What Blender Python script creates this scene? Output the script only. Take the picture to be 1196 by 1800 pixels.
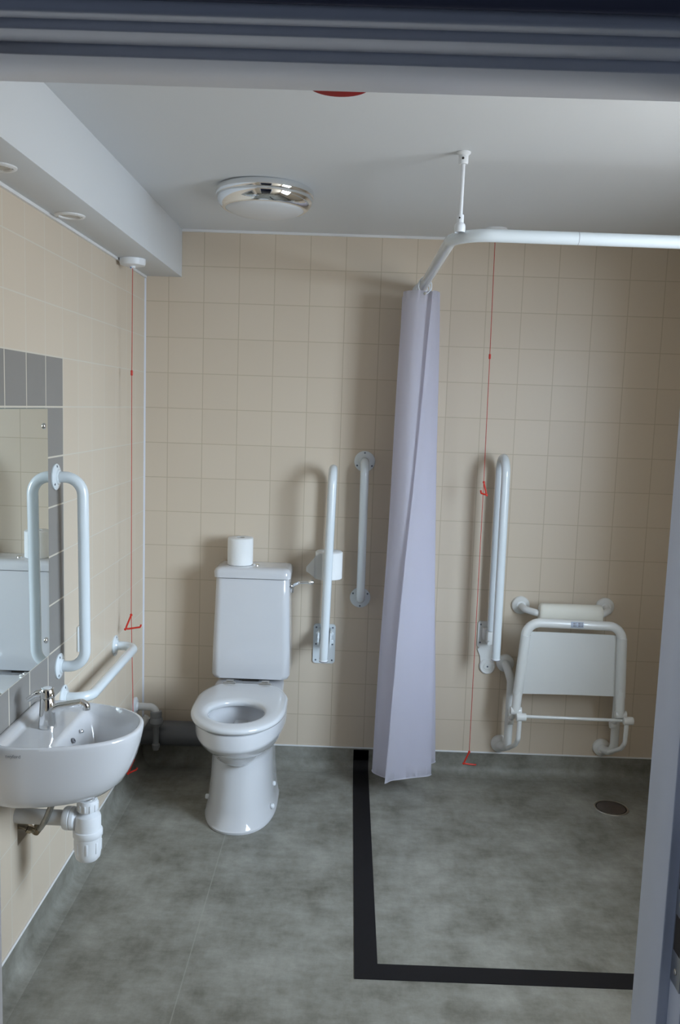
import bpy, bmesh, math, random
from math import sin, cos, pi, radians
from mathutils import Vector, Matrix

random.seed(7)
SC = bpy.context.scene
COL = SC.collection
for o in list(bpy.data.objects):
    bpy.data.objects.remove(o)

# ------------------------------------------------------------------ camera
CAM = (0.9067, -3.7729, 1.6526)
cd = bpy.data.cameras.new('camera')
cd.sensor_fit = 'VERTICAL'
cd.sensor_height = 36.0
cd.lens = 1502.83 / 1800 * 36
cd.clip_start = 0.01
cam = bpy.data.objects.new('camera', cd)
yaw, pit, rol = 0.00821, -0.12167, -0.03362
Mz = Matrix.Rotation(yaw, 3, 'Z')
Mx = Matrix.Rotation(pit, 3, 'X')
My = Matrix.Rotation(rol, 3, 'Y')
Rm = Mz @ Mx @ My
rgt, fwd, up = Rm.col[0], Rm.col[1], Rm.col[2]
M4 = Matrix.Identity(4)
for i in range(3):
    M4[i][0] = rgt[i]; M4[i][1] = up[i]; M4[i][2] = -fwd[i]; M4[i][3] = CAM[i]
cam.matrix_world = M4
COL.objects.link(cam)
SC.camera = cam

# ------------------------------------------------------------------ world, lights, exposure
W = bpy.data.worlds.new('world'); SC.world = W
W.use_nodes = True
bgn = W.node_tree.nodes['Background']
bgn.inputs[0].default_value = (0.62, 0.75, 1.0, 1)
bgn.inputs[1].default_value = 0.75

WIN_Y0, WIN_Y1, WIN_Z0, WIN_Z1 = -2.60, -1.50, 0.95, 2.12     # window opening in the right wall
WC = Vector((2.365, (WIN_Y0 + WIN_Y1) / 2, (WIN_Z0 + WIN_Z1) / 2))
def area(name, loc, target, sx, sy, energy, color):
    ld = bpy.data.lights.new(name, 'AREA')
    ld.shape = 'RECTANGLE'; ld.size = sx; ld.size_y = sy
    ld.energy = energy; ld.color = color
    lo = bpy.data.objects.new(name, ld)
    lo.location = loc
    lo.rotation_euler = (Vector(target) - Vector(loc)).to_track_quat('-Z', 'Y').to_euler()
    COL.objects.link(lo)
# sky seen through the window from below, and the softer light thrown up by the ground outside
SKY_D = Vector((0.64, -0.63, 0.36)).normalized()
area('sky_light', WC + SKY_D * 2.6, WC, 3.6, 2.6, 440, (0.64, 0.81, 1.0))
area('ground_light', (2.50, WC.y, WC.z), (0, WC.y, WC.z), 1.15, 1.15, 12.5, (1.0, 0.96, 0.90))

vs = SC.view_settings
vs.view_transform = 'Standard'; vs.look = 'None'; vs.gamma = 1.0; vs.use_curve_mapping = False
vs.exposure = 1.13

# ------------------------------------------------------------------ materials
def srgb(r, g, b):
    f = lambda c: (c / 255 / 12.92) if c / 255 <= 0.04045 else ((c / 255 + 0.055) / 1.055) ** 2.4
    return (f(r), f(g), f(b), 1)

def nt(name):
    m = bpy.data.materials.new(name); m.use_nodes = True
    return m, m.node_tree, m.node_tree.nodes['Principled BSDF']

def mat(name, col, rough=0.4, metal=0.0, coat=0.0, vary=0.04, scale=12.0, bump=0.0, bscale=60.0, trans=0.0):
    """procedural: base colour gently varied by noise, roughness varied a little too"""
    m, t, b = nt(name)
    if len(col) == 3: col = (*col, 1)
    tc = t.nodes.new('ShaderNodeTexCoord')
    nz = t.nodes.new('ShaderNodeTexNoise'); nz.inputs['Scale'].default_value = scale; nz.inputs['Detail'].default_value = 4
    t.links.new(tc.outputs['Object'], nz.inputs['Vector'])
    mx = t.nodes.new('ShaderNodeMix'); mx.data_type = 'RGBA'
    mx.inputs[6].default_value = tuple(c * (1 - vary) for c in col[:3]) + (1,)
    mx.inputs[7].default_value = tuple(min(1, c * (1 + vary)) for c in col[:3]) + (1,)
    t.links.new(nz.outputs['Fac'], mx.inputs[0])
    t.links.new(mx.outputs[2], b.inputs['Base Color'])
    b.inputs['Roughness'].default_value = rough
    b.inputs['Metallic'].default_value = metal
    b.inputs['Coat Weight'].default_value = coat
    b.inputs['Coat Roughness'].default_value = 0.05
    if trans: b.inputs['Transmission Weight'].default_value = trans
    if bump:
        n2 = t.nodes.new('ShaderNodeTexNoise'); n2.inputs['Scale'].default_value = bscale; n2.inputs['Detail'].default_value = 3
        t.links.new(tc.outputs['Object'], n2.inputs['Vector'])
        bp = t.nodes.new('ShaderNodeBump'); bp.inputs['Strength'].default_value = bump; bp.inputs['Distance'].default_value = 0.002
        t.links.new(n2.outputs['Fac'], bp.inputs['Height'])
        t.links.new(bp.outputs[0], b.inputs['Normal'])
    return m

TP = 0.1525      # tile pitch
ZT = 0.10        # lower edge of the tiling
def math_node(t, op, a, b=None):
    n = t.nodes.new('ShaderNodeMath'); n.operation = op
    for i, v in enumerate((a, b)):
        if v is None: continue
        if isinstance(v, (int, float)): n.inputs[i].default_value = v
        else: t.links.new(v, n.inputs[i])
    return n.outputs[0]

def tile_mat(name, axis, off, grey=None):
    m, t, b = nt(name)
    g = t.nodes.new('ShaderNodeNewGeometry')
    sp = t.nodes.new('ShaderNodeSeparateXYZ'); t.links.new(g.outputs['Position'], sp.inputs[0])
    u = math_node(t, 'SUBTRACT', sp.outputs[axis], off - 50 * TP)
    v = math_node(t, 'SUBTRACT', sp.outputs['Z'], ZT - 50 * TP)
    cb = t.nodes.new('ShaderNodeCombineXYZ'); t.links.new(u, cb.inputs[0]); t.links.new(v, cb.inputs[1])
    br = t.nodes.new('ShaderNodeTexBrick')
    br.offset = 0.0; br.squash = 1.0
    br.inputs['Scale'].default_value = 1.0
    br.inputs['Brick Width'].default_value = TP
    br.inputs['Row Height'].default_value = TP
    br.inputs['Mortar Size'].default_value = 0.0019
    br.inputs['Mortar Smooth'].default_value = 0.25
    br.inputs['Color1'].default_value = (0.655, 0.555, 0.44, 1)
    br.inputs['Color2'].default_value = (0.672, 0.571, 0.455, 1)
    br.inputs['Mortar'].default_value = (0.53, 0.44, 0.325, 1) if not grey else (0.70, 0.65, 0.56, 1)
    t.links.new(cb.outputs[0], br.inputs['Vector'])
    col = br.outputs['Color']
    if grey:
        y0, y1, z0, z1 = grey
        a = math_node(t, 'GREATER_THAN', sp.outputs['Y'], y0)
        a = math_node(t, 'MULTIPLY', a, math_node(t, 'LESS_THAN', sp.outputs['Y'], y1))
        a = math_node(t, 'MULTIPLY', a, math_node(t, 'GREATER_THAN', sp.outputs['Z'], z0))
        a = math_node(t, 'MULTIPLY', a, math_node(t, 'LESS_THAN', sp.outputs['Z'], z1))
        b2 = t.nodes.new('ShaderNodeTexBrick'); b2.offset = 0.0; b2.squash = 1.0
        for k in ('Scale', 'Brick Width', 'Row Height', 'Mortar Size', 'Mortar Smooth'):
            b2.inputs[k].default_value = br.inputs[k].default_value
        b2.inputs['Color1'].default_value = (0.250, 0.238, 0.222, 1)
        b2.inputs['Color2'].default_value = (0.267, 0.252, 0.236, 1)
        b2.inputs['Mortar'].default_value = (0.68, 0.62, 0.52, 1)
        b2.inputs['Mortar Size'].default_value = 0.0030
        t.links.new(cb.outputs[0], b2.inputs['Vector'])
        mx = t.nodes.new('ShaderNodeMix'); mx.data_type = 'RGBA'
        t.links.new(a, mx.inputs[0]); t.links.new(col, mx.inputs[6]); t.links.new(b2.outputs['Color'], mx.inputs[7])
        col = mx.outputs[2]
    t.links.new(col, b.inputs['Base Color'])
    b.inputs['Roughness'].default_value = 0.38
    b.inputs['Specular IOR Level'].default_value = 0.35
    bp = t.nodes.new('ShaderNodeBump'); bp.inputs['Strength'].default_value = 0.35; bp.inputs['Distance'].default_value = 0.001
    inv = math_node(t, 'SUBTRACT', 1.0, br.outputs['Fac'])
    t.links.new(inv, bp.inputs['Height']); t.links.new(bp.outputs[0], b.inputs['Normal'])
    return m

def floor_mat():
    m, t, b = nt('vinyl_floor')
    g = t.nodes.new('ShaderNodeNewGeometry')
    n1 = t.nodes.new('ShaderNodeTexNoise'); n1.inputs['Scale'].default_value = 4.5; n1.inputs['Detail'].default_value = 10; n1.inputs['Roughness'].default_value = 0.68
    mp = t.nodes.new('ShaderNodeMapping'); mp.inputs['Scale'].default_value = (9, 26, 20)
    n2 = t.nodes.new('ShaderNodeTexNoise'); n2.inputs['Scale'].default_value = 1.0; n2.inputs['Detail'].default_value = 8; n2.inputs['Roughness'].default_value = 0.75
    t.links.new(g.outputs['Position'], n1.inputs['Vector'])
    t.links.new(g.outputs['Position'], mp.inputs[0]); t.links.new(mp.outputs[0], n2.inputs['Vector'])
    mp3 = t.nodes.new('ShaderNodeMapping'); mp3.inputs['Scale'].default_value = (22, 7, 20)
    n3 = t.nodes.new('ShaderNodeTexNoise'); n3.inputs['Scale'].default_value = 1.0; n3.inputs['Detail'].default_value = 8; n3.inputs['Roughness'].default_value = 0.75
    t.links.new(g.outputs['Position'], mp3.inputs[0]); t.links.new(mp3.outputs[0], n3.inputs['Vector'])
    s = math_node(t, 'ADD', math_node(t, 'MULTIPLY', n1.outputs['Fac'], 0.60), math_node(t, 'ADD', math_node(t, 'MULTIPLY', n2.outputs['Fac'], 0.22), math_node(t, 'MULTIPLY', n3.outputs['Fac'], 0.18)))
    cr = t.nodes.new('ShaderNodeValToRGB')
    e = cr.color_ramp.elements
    e[0].position = 0.38; e[0].color = (0.146, 0.137, 0.110, 1)
    e[1].position = 0.62; e[1].color = (0.350, 0.342, 0.305, 1)
    k = e.new(0.5); k.color = (0.248, 0.240, 0.207, 1)
    t.links.new(s, cr.inputs[0])
    # welded sheet seam
    sp = t.nodes.new('ShaderNodeSeparateXYZ'); t.links.new(g.outputs['Position'], sp.inputs[0])
    d = math_node(t, 'ABSOLUTE', math_node(t, 'SUBTRACT', sp.outputs['X'], 0.480))
    ln = math_node(t, 'LESS_THAN', d, 0.0018)
    mx = t.nodes.new('ShaderNodeMix'); mx.data_type = 'RGBA'
    t.links.new(math_node(t, 'MULTIPLY', ln, 0.5), mx.inputs[0]); t.links.new(cr.outputs[0], mx.inputs[6])
    mx.inputs[7].default_value = (0.36, 0.355, 0.31, 1)
    t.links.new(mx.outputs[2], b.inputs['Base Color'])
    rr = math_node(t, 'ADD', math_node(t, 'MULTIPLY', n2.outputs['Fac'], 0.2), 0.42)
    t.links.new(rr, b.inputs['Roughness'])
    b.inputs['Specular IOR Level'].default_value = 0.4
    return m

def cloth_mat():
    m, t, b = nt('curtain_cloth')
    tc = t.nodes.new('ShaderNodeTexCoord')
    wv = t.nodes.new('ShaderNodeTexWave'); wv.inputs['Scale'].default_value = 120; wv.bands_direction = 'Z'
    t.links.new(tc.outputs['Object'], wv.inputs['Vector'])
    bp = t.nodes.new('ShaderNodeBump'); bp.inputs['Strength'].default_value = 0.05
    t.links.new(wv.outputs['Fac'], bp.inputs['Height'])
    nz = t.nodes.new('ShaderNodeTexNoise'); nz.inputs['Scale'].default_value = 5
    t.links.new(tc.outputs['Object'], nz.inputs['Vector'])
    mx = t.nodes.new('ShaderNodeMix'); mx.data_type = 'RGBA'
    mx.inputs[6].default_value = (0.80, 0.79, 0.84, 1); mx.inputs[7].default_value = (0.83, 0.81, 0.86, 1)
    t.links.new(nz.outputs['Fac'], mx.inputs[0]); t.links.new(mx.outputs[2], b.inputs['Base Color'])
    b.inputs['Roughness'].default_value = 0.7
    t.links.new(bp.outputs[0], b.inputs['Normal'])
    tr = t.nodes.new('ShaderNodeBsdfTranslucent'); tr.inputs[0].default_value = (0.92, 0.91, 0.96, 1)
    ms = t.nodes.new('ShaderNodeMixShader'); ms.inputs[0].default_value = 0.6
    out = t.nodes['Material Output']
    t.links.new(b.outputs[0], ms.inputs[1]); t.links.new(tr.outputs[0], ms.inputs[2]); t.links.new(ms.outputs[0], out.inputs['Surface'])
    return m

def pane_mat():
    m, t, b = nt('obscure_glass')
    tr = t.nodes.new('ShaderNodeBsdfTransparent'); tr.inputs[0].default_value = (0.95, 0.97, 0.98, 1)
    gl = t.nodes.new('ShaderNodeBsdfGlossy'); gl.inputs['Roughness'].default_value = 0.15
    nz = t.nodes.new('ShaderNodeTexNoise'); nz.inputs['Scale'].default_value = 90
    bp = t.nodes.new('ShaderNodeBump'); bp.inputs['Strength'].default_value = 0.3
    t.links.new(nz.outputs['Fac'], bp.inputs['Height']); t.links.new(bp.outputs[0], gl.inputs['Normal'])
    ms = t.nodes.new('ShaderNodeMixShader'); ms.inputs[0].default_value = 0.06
    t.links.new(tr.outputs[0], ms.inputs[1]); t.links.new(gl.outputs[0], ms.inputs[2])
    t.links.new(ms.outputs[0], t.nodes['Material Output'].inputs['Surface'])
    return m

CERAMIC = mat('ceramic', (0.655, 0.655, 0.675), 0.12, coat=0.6, vary=0.01)
SEATP = mat('seat_plastic', (0.67, 0.675, 0.69), 0.16, coat=0.5, vary=0.01)
RAILW = mat('white_rail', (0.74, 0.79, 0.82), 0.22, coat=0.5, vary=0.015)
SHOWW = mat('white_frame', (0.80, 0.80, 0.78), 0.3, coat=0.3, vary=0.015)
PAD = mat('cream_pad', (0.78, 0.75, 0.66), 0.5, vary=0.02, bump=0.1)
SEATSHEET = mat('seat_sheet', (0.74, 0.74, 0.72), 0.45, vary=0.02, bump=0.08)
PLASTW = mat('white_plastic', (0.82, 0.84, 0.87), 0.35, vary=0.02)
PIPEW = mat('pipe_plastic', (0.58, 0.565, 0.545), 0.4, vary=0.04)
SOILG = mat('grey_soil_pipe', (0.115, 0.118, 0.130), 0.35, vary=0.06)
TUNG = mat('clear_grey_plastic', (0.22, 0.225, 0.235), 0.3, vary=0.12, scale=40)
CHROME = mat('chrome', (0.86, 0.87, 0.88), 0.05, metal=1.0, vary=0.01)
STEEL = mat('brushed_steel', (0.55, 0.53, 0.50), 0.28, metal=1.0, vary=0.1, bump=0.1, bscale=200)
BRASS = mat('dull_nickel', (0.42, 0.36, 0.27), 0.25, metal=1.0, vary=0.2, scale=50)
BRAID = mat('braided_hose', (0.33, 0.32, 0.29), 0.35, metal=0.8, vary=0.35, scale=400, bump=0.5, bscale=500)
SCREWM = mat('screw_metal', (0.16, 0.19, 0.24), 0.35, metal=0.7, vary=0.1)
DARK = mat('dark_void', (0.03, 0.024, 0.02), 0.8, vary=0.2)
RED = mat('red_plastic', (0.62, 0.030, 0.014), 0.35, vary=0.05)
REDCORD = mat('red_cord', (0.50, 0.045, 0.030), 0.7, vary=0.2, scale=300)
BEACON = mat('red_lens', (0.26, 0.004, 0.006), 0.55, vary=0.05)
BEACON.node_tree.nodes['Principled BSDF'].inputs['Specular IOR Level'].default_value = 0.15
PAPER = mat('tissue_paper', (0.86, 0.86, 0.85), 0.9, vary=0.02, bump=0.25, bscale=150)
CARD = mat('card_core', (0.45, 0.42, 0.38), 0.9, vary=0.05)
CEIL = mat('ceiling_paint', (0.72, 0.74, 0.76), 0.75, vary=0.01, scale=4)
SOFF = mat('soffit_paint', (0.70, 0.72, 0.74), 0.7, vary=0.01, scale=4)
TRIMW = mat('white_trim', (0.80, 0.80, 0.80), 0.4, vary=0.02)
FRAME = mat('door_frame_paint', (0.66, 0.68, 0.73), 0.35, vary=0.03, scale=5, bump=0.05, bscale=80)
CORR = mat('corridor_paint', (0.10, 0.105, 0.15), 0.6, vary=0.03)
BLACK = mat('black_vinyl', (0.006, 0.0055, 0.007), 0.55, vary=0.2, scale=60)
BLACK.node_tree.nodes['Principled BSDF'].inputs['Specular IOR Level'].default_value = 0.3
DIFF = mat('opal_diffuser', (0.72, 0.73, 0.75), 0.35, vary=0.01)
GREY = mat('grey_marking', (0.22, 0.22, 0.24), 0.6, vary=0.1)
STICK = mat('blue_sticker', (0.45, 0.50, 0.60), 0.5, vary=0.1, scale=200)
LENS = mat('lamp_lens', (0.52, 0.50, 0.46), 0.25, vary=0.15, scale=150)
MIRROR = mat('mirror_silver', (0.86, 0.90, 0.88), 0.0, metal=1.0, vary=0.0)
MEDGE = mat('mirror_edge', (0.16, 0.20, 0.18), 0.3, vary=0.1)
SKYB = mat('blue_dot', (0.05, 0.15, 0.5), 0.4, vary=0.05)
CLOTH = cloth_mat()
PANE = pane_mat()
FLOORM = floor_mat()
D0 = 0.1036
TILEB = tile_mat('wall_tile_back', 'X', D0)
TILEL = tile_mat('wall_tile_left', 'Y', 0.0, grey=(-14 * TP, -7 * TP + 0.0012, ZT + 4 * TP, ZT + 11 * TP + 0.001))
TILER = tile_mat('wall_tile_right', 'Y', 0.0)

# ------------------------------------------------------------------ mesh helpers
def finish(bm, ang=38):
    bmesh.ops.recalc_face_normals(bm, faces=bm.faces)
    a = radians(ang)
    for f in bm.faces: f.smooth = True
    for e in bm.edges:
        e.smooth = not (len(e.link_faces) == 2 and e.calc_face_angle(0) > a)

def root_of(o):
    while o.parent: o = o.parent
    return o

def obj(name, bm, m, parent=None, ang=38, base=None, label=None):
    """one mesh object; verts are given in world space"""
    finish(bm, ang)
    if parent is not None:
        off = root_of(parent).location
    else:
        if base is None:
            xs = [v.co for v in bm.verts]
            base = (sum(c.x for c in xs) / len(xs), sum(c.y for c in xs) / len(xs), min(c.z for c in xs))
        off = Vector(base)
    bmesh.ops.translate(bm, verts=bm.verts, vec=-Vector(off))
    me = bpy.data.meshes.new(name)
    bm.to_mesh(me); bm.free()
    for mm in (m if isinstance(m, (list, tuple)) else [m]): me.materials.append(mm)
    o = bpy.data.objects.new(name, me)
    COL.objects.link(o)
    if parent is not None: o.parent = parent
    else: o.location = off
    if label: o['label'] = label
    return o

def thing(name, label, cat, loc, group=None):
    o = bpy.data.objects.new(name, None)
    o.empty_display_size = 0.05
    o.location = loc
    COL.objects.link(o)
    o['label'] = label; o['category'] = cat
    if group: o['group'] = group
    return o

def tag(o, label, cat, group=None):
    o['label'] = label; o['category'] = cat
    if group: o['group'] = group
    return o

def struct(name, bm, m, parent=None, ang=38, base=None):
    o = obj(name, bm, m, parent, ang, base)
    if parent is None: o['kind'] = 'structure'
    return o

def merge(bm, other):
    me = bpy.data.meshes.new('tmp'); other.to_mesh(me); other.free()
    bm.from_mesh(me); bpy.data.meshes.remove(me)

def box(x0, x1, y0, y1, z0, z1, bev=0.0, seg=2, bm=None):
    b = bmesh.new()
    bmesh.ops.create_cube(b, size=1)
    for v in b.verts:
        v.co = Vector((x0 + (v.co.x + .5) * (x1 - x0), y0 + (v.co.y + .5) * (y1 - y0), z0 + (v.co.z + .5) * (z1 - z0)))
    if bev:
        bmesh.ops.bevel(b, geom=list(b.edges), offset=bev, segments=seg, profile=0.5, affect='EDGES')
    if bm is None: return b
    merge(bm, b); return bm

def loft(loops, cap0=True, cap1=True, closed=True, bm=None):
    if bm is None: bm = bmesh.new()
    rows = [[bm.verts.new(Vector(p)) for p in L] for L in loops]
    n = len(rows[0])
    for a, b in zip(rows, rows[1:]):
        for i in range(n if closed else n - 1):
            j = (i + 1) % n
            bm.faces.new((a[i], a[j], b[j], b[i]))
    if cap0: bm.faces.new(list(reversed(rows[0])))
    if cap1: bm.faces.new(rows[-1])
    return bm

def fillet(pts, r, n=8):
    pts = [Vector(p) for p in pts]
    if not isinstance(r, (list, tuple)): r = [r] * len(pts)
    out = [pts[0]]
    for i in range(1, len(pts) - 1):
        p, a, b = pts[i], (pts[i - 1] - pts[i]), (pts[i + 1] - pts[i])
        la, lb = a.length, b.length
        a.normalize(); b.normalize()
        ang = a.angle(b)
        if r[i] <= 0 or ang > pi - 0.02:
            out.append(p); continue
        d = min(r[i] / math.tan(ang / 2), la * .95, lb * .95)
        rr = d * math.tan(ang / 2)
        bis = (a + b).normalized()
        c = p + bis * (rr / sin(ang / 2))
        s, e = p + a * d - c, p + b * d - c
        tot = s.angle(e)
        ax = s.cross(e).normalized()
        for k in range(n + 1):
            out.append(c + Matrix.Rotation(tot * k / n, 3, ax) @ s)
    out.append(pts[-1])
    return out

def tube(pts, rad, seg=16, bm=None, caps=True, flat=None):
    pts = [Vector(p) for p in pts]
    n = len(pts)
    rads = rad if isinstance(rad, (list, tuple)) else [rad] * n
    tg = []
    for i in range(n):
        a = pts[max(0, i - 1)]; b = pts[min(n - 1, i + 1)]
        tg.append((b - a).normalized())
    ref = Vector((0, 0, 1)) if abs(tg[0].z) < .9 else Vector((1, 0, 0))
    u = tg[0].cross(ref).normalized()
    loops = []
    for i in range(n):
        u = (u - tg[i] * u.dot(tg[i])).normalized()
        w = tg[i].cross(u)
        loops.append([pts[i] + (u * cos(2 * pi * k / seg) + w * sin(2 * pi * k / seg)) * rads[i] for k in range(seg)])
    return loft(loops, caps, caps, True, bm)

def lathe(prof, org=(0, 0, 0), axis=(0, 0, 1), seg=32, bm=None, cap0=False, cap1=False):
    """prof: (radius, height) pairs along axis from org"""
    ax = Vector(axis).normalized()
    ref = Vector((0, 0, 1)) if abs(ax.z) < .9 else Vector((1, 0, 0))
    u = ax.cross(ref).normalized(); w = ax.cross(u)
    o = Vector(org)
    if bm is None: bm = bmesh.new()
    rows = []
    for r, h in prof:
        if r < 1e-6: rows.append([bm.verts.new(o + ax * h)])
        else: rows.append([bm.verts.new(o + ax * h + (u * cos(2 * pi * k / seg) + w * sin(2 * pi * k / seg)) * r) for k in range(seg)])
    for a, b in zip(rows, rows[1:]):
        for i in range(seg):
            j = (i + 1) % seg
            va = [a[0]] if len(a) == 1 else [a[i], a[j]]
            vb = [b[0]] if len(b) == 1 else [b[j], b[i]]
            f = va + vb
            if len(f) > 2: bm.faces.new(f)
    if cap0 and len(rows[0]) > 1: bm.faces.new(list(reversed(rows[0])))
    if cap1 and len(rows[-1]) > 1: bm.faces.new(rows[-1])
    return bm

def prism(outline, d, bm=None):
    """outline: 3-D points of a flat face, d: extrusion vector"""
    d = Vector(d)
    return loft([[Vector(p) for p in outline], [Vector(p) + d for p in outline]], True, True, True, bm)

def rrect(cx, cz, w, h, r, n=5):
    out = []
    for sx, sz, a0 in ((1, 1, 0), (-1, 1, 90), (-1, -1, 180), (1, -1, 270)):
        for k in range(n + 1):
            a = radians(a0 + 90 * k / n)
            out.append((cx + sx * (w / 2 - r) + r * cos(a), cz + sz * (h / 2 - r) + r * sin(a)))
    return out

def screw(p, axis, parent, r=0.0042, m=None):
    ax = Vector(axis).normalized()
    return obj('screw', lathe([(r, -0.001), (r, 0.0006), (r * .7, 0.0014), (0, 0.0012)], p, ax, 12, cap0=True), m or SCREWM, parent)

# ------------------------------------------------------------------ setting
XR = 2.365        # right wall
YF = -2.67        # room side of the door wall
ZC = 2.3875       # ceiling
TH = 0.12
floor = struct('floor', box(-2.5, 2.5, -4.87, 0.15, -0.1, 0.0), FLOORM)
struct('ceiling', box(-0.15, 2.485, -2.80, 0.15, ZC, ZC + 0.1), CEIL)
struct('wall_back', box(-0.15, XR + .1, 0.0, 0.12, 0.0, ZC), TILEB)
# left wall with the service hole under the basin
HY0, HY1, HZ0, HZ1 = -1.478, -1.372, 0.380, 0.492
bm = box(-0.12, 0, -2.80, HY0, 0, ZC)
box(-0.12, 0, HY1, 0, 0, ZC, bm=bm)
box(-0.12, 0, HY0, HY1, 0, HZ0, bm=bm)
box(-0.12, 0, HY0, HY1, HZ1, ZC, bm=bm)
struct('wall_left', bm, TILEL)
struct('trim_1', box(-0.125, -0.119, HY0 - .02, HY1 + .02, HZ0 - .02, HZ1 + .02), DARK)
# right wall with window opening
bm = box(XR, XR + .1, -2.80, WIN_Y0, 0, ZC)
box(XR, XR + .1, WIN_Y1, 0, 0, ZC, bm=bm)
box(XR, XR + .1, WIN_Y0, WIN_Y1, 0, WIN_Z0, bm=bm)
box(XR, XR + .1, WIN_Y0, WIN_Y1, WIN_Z1, ZC, bm=bm)
struct('wall_right', bm, TILER)
# window: frame, mullion, pane, sill
wx = XR + 0.04
bm = box(wx, wx + .06, WIN_Y0, WIN_Y0 + .05, WIN_Z0, WIN_Z1, .004)
box(wx, wx + .06, WIN_Y1 - .05, WIN_Y1, WIN_Z0, WIN_Z1, .004, bm=bm)
box(wx, wx + .06, WIN_Y0 + .05, WIN_Y1 - .05, WIN_Z0, WIN_Z0 + .05, .004, bm=bm)
box(wx, wx + .06, WIN_Y0 + .05, WIN_Y1 - .05, WIN_Z1 - .05, WIN_Z1, .004, bm=bm)
box(wx, wx + .06, WIN_Y0 + .05, WIN_Y1 - .05, WIN_Z1 - .36, WIN_Z1 - .31, .004, bm=bm)
win = struct('window_1', bm, TRIMW)
obj('window_pane', box(wx + .025, wx + .031, WIN_Y0 + .05, WIN_Y1 - .05, WIN_Z0 + .05, WIN_Z1 - .05), PANE, win)
obj('window_sill', box(XR - .02, wx, WIN_Y0 - .02, WIN_Y1 + .02, WIN_Z0 - .02, WIN_Z0 + .002, .004), TRIMW, win)
# door wall, opening and lining
OX0, OX1, OZ = 0.446, 1.327, 2.0375          # clear opening
S1 = -2.754                                  # front of the stop
LX0, LX1, LZ = OX0 - .013, OX1 + .013, OZ + .012   # rebate faces
S2 = -2.792
AX0, AX1, AZ = LX0 - .009, LX1 + .009, LZ + .009
S3 = -2.814
HX0, HX1, HZ = AX0 - .02, AX1 + .02, AZ + .02
def front_wall():
    bm = box(-0.12, HX0, -2.80, YF, 0, ZC)
    box(HX1, XR + .1, -2.80, YF, 0, ZC, bm=bm)
    box(HX0, HX1, -2.80, YF, HZ, ZC, bm=bm)
    for f in bm.faces:
        f.normal_update()
        f.material_index = 1 if f.normal.y < -.5 else 0
    return bm
struct('wall_front', front_wall(), [mat('front_tile', (0.66, 0.60, 0.50), 0.4, vary=0.02), CORR])
# upper corridor wall further up, so that the head of the frame meets wall
bm = box(-0.9, -0.12, -2.80, -2.67, 0, 2.75); box(XR + .1, XR + .12, -2.80, -2.67, 0, 2.75, bm=bm)
box(-0.12, XR + .1, -2.80, -2.67, ZC, 2.75, bm=bm)
box(XR + .1, XR + .12, -4.75, -2.80, 0, 2.75, bm=bm); box(-2.5, XR + .12, -4.87, -4.75, 0, 2.75, bm=bm); box(-2.5, -0.9, -2.80, -2.67, 0, 2.75, bm=bm)  # unseen corridor shell, added to keep the sky light off the door frame
struct('wall_corridor_unseen', bm, CORR)
struct('ceiling_corridor_unseen', box(-2.5, XR + .12, -4.87, -2.67, 2.75, 2.85), CEIL)  # unseen lid added over the corridor shell, also shuts out sky light
def u_frame(x0, x1, z, x0b, x1b, zb, ya, yb, bev=.0025):
    """U-shaped lining: inner opening x0..x1,z ; outer x0b..x1b,zb between ya and yb"""
    out = [(x0b, 0), (x0b, zb), (x1b, zb), (x1b, 0), (x1, 0), (x1, z), (x0, z), (x0, 0)]
    b = bmesh.new()
    va = [b.verts.new((x, ya, zz)) for x, zz in out]; vb = [b.verts.new((x, yb, zz)) for x, zz in out]
    b.faces.new((va[0], va[1], va[6], va[7])); b.faces.new((va[1], va[2], va[5], va[6])); b.faces.new((va[2], va[3], va[4], va[5]))
    b.faces.new((vb[7], vb[6], vb[1], vb[0])); b.faces.new((vb[6], vb[5], vb[2], vb[1])); b.faces.new((vb[5], vb[4], vb[3], vb[2]))
    for i in range(8):
        j = (i + 1) % 8
        b.faces.new((va[i], vb[i], vb[j], va[j]))
    bmesh.ops.recalc_face_normals(b, faces=b.faces)
    if bev:
        bmesh.ops.bevel(b, geom=[e for e in b.edges if len(e.link_faces) == 2 and e.calc_face_angle(0) > 1.2], offset=bev, segments=2, profile=.5, affect='EDGES')
    return b
door = struct('door_1', u_frame(OX0, OX1, OZ, HX0, HX1, HZ, S1, YF + .004), FRAME)
obj('door_rebate', u_frame(LX0, LX1, LZ, HX0, HX1, HZ, S2, S1), FRAME, door)
obj('architrave', u_frame(AX0, AX1, AZ, AX0 - .02, AX1 + .02, AZ + .02, S3, S2, .004), FRAME, door)
obj('architrave', u_frame(AX0 - .012, AX1 + .012, AZ + .012, AX0 - .075, AX1 + .075, AZ + .075, S3 - .010, S3, .004), CORR, door)
# coved vinyl skirting
def cove(p0, p1, inward, name):
    """skirting along p0-p1 (wall line), inward = unit vector into the room"""
    d = Vector(inward); prof = [(0.0005, ZT), (0.003, ZT), (0.003, 0.045)]
    for k in range(1, 8):
        a = pi / 2 * k / 7
        prof.append((0.003 + 0.042 * (1 - cos(a)), 0.045 - 0.0435 * sin(a)))
    prof.append((0.048, 0.0003)); prof.append((0.0005, 0.0003))
    L = []
    for p in (p0, p1):
        L.append([Vector(p) + d * a + Vector((0, 0, h)) for a, h in prof])
    b = loft([list(r) for r in zip(*L)], False, False, False)
    return struct(name, b, FLOORM)
cove((0, 0, 0), (XR, 0, 0), (0, -1, 0), 'baseboard_back')
cove((0, YF, 0), (0, 0, 0), (1, 0, 0), 'baseboard_left')
cove((XR, 0, 0), (XR, YF, 0), (-1, 0, 0), 'baseboard_right')
cove((0, YF, 0), (HX0, YF, 0), (0, 1, 0), 'baseboard_front')
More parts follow.
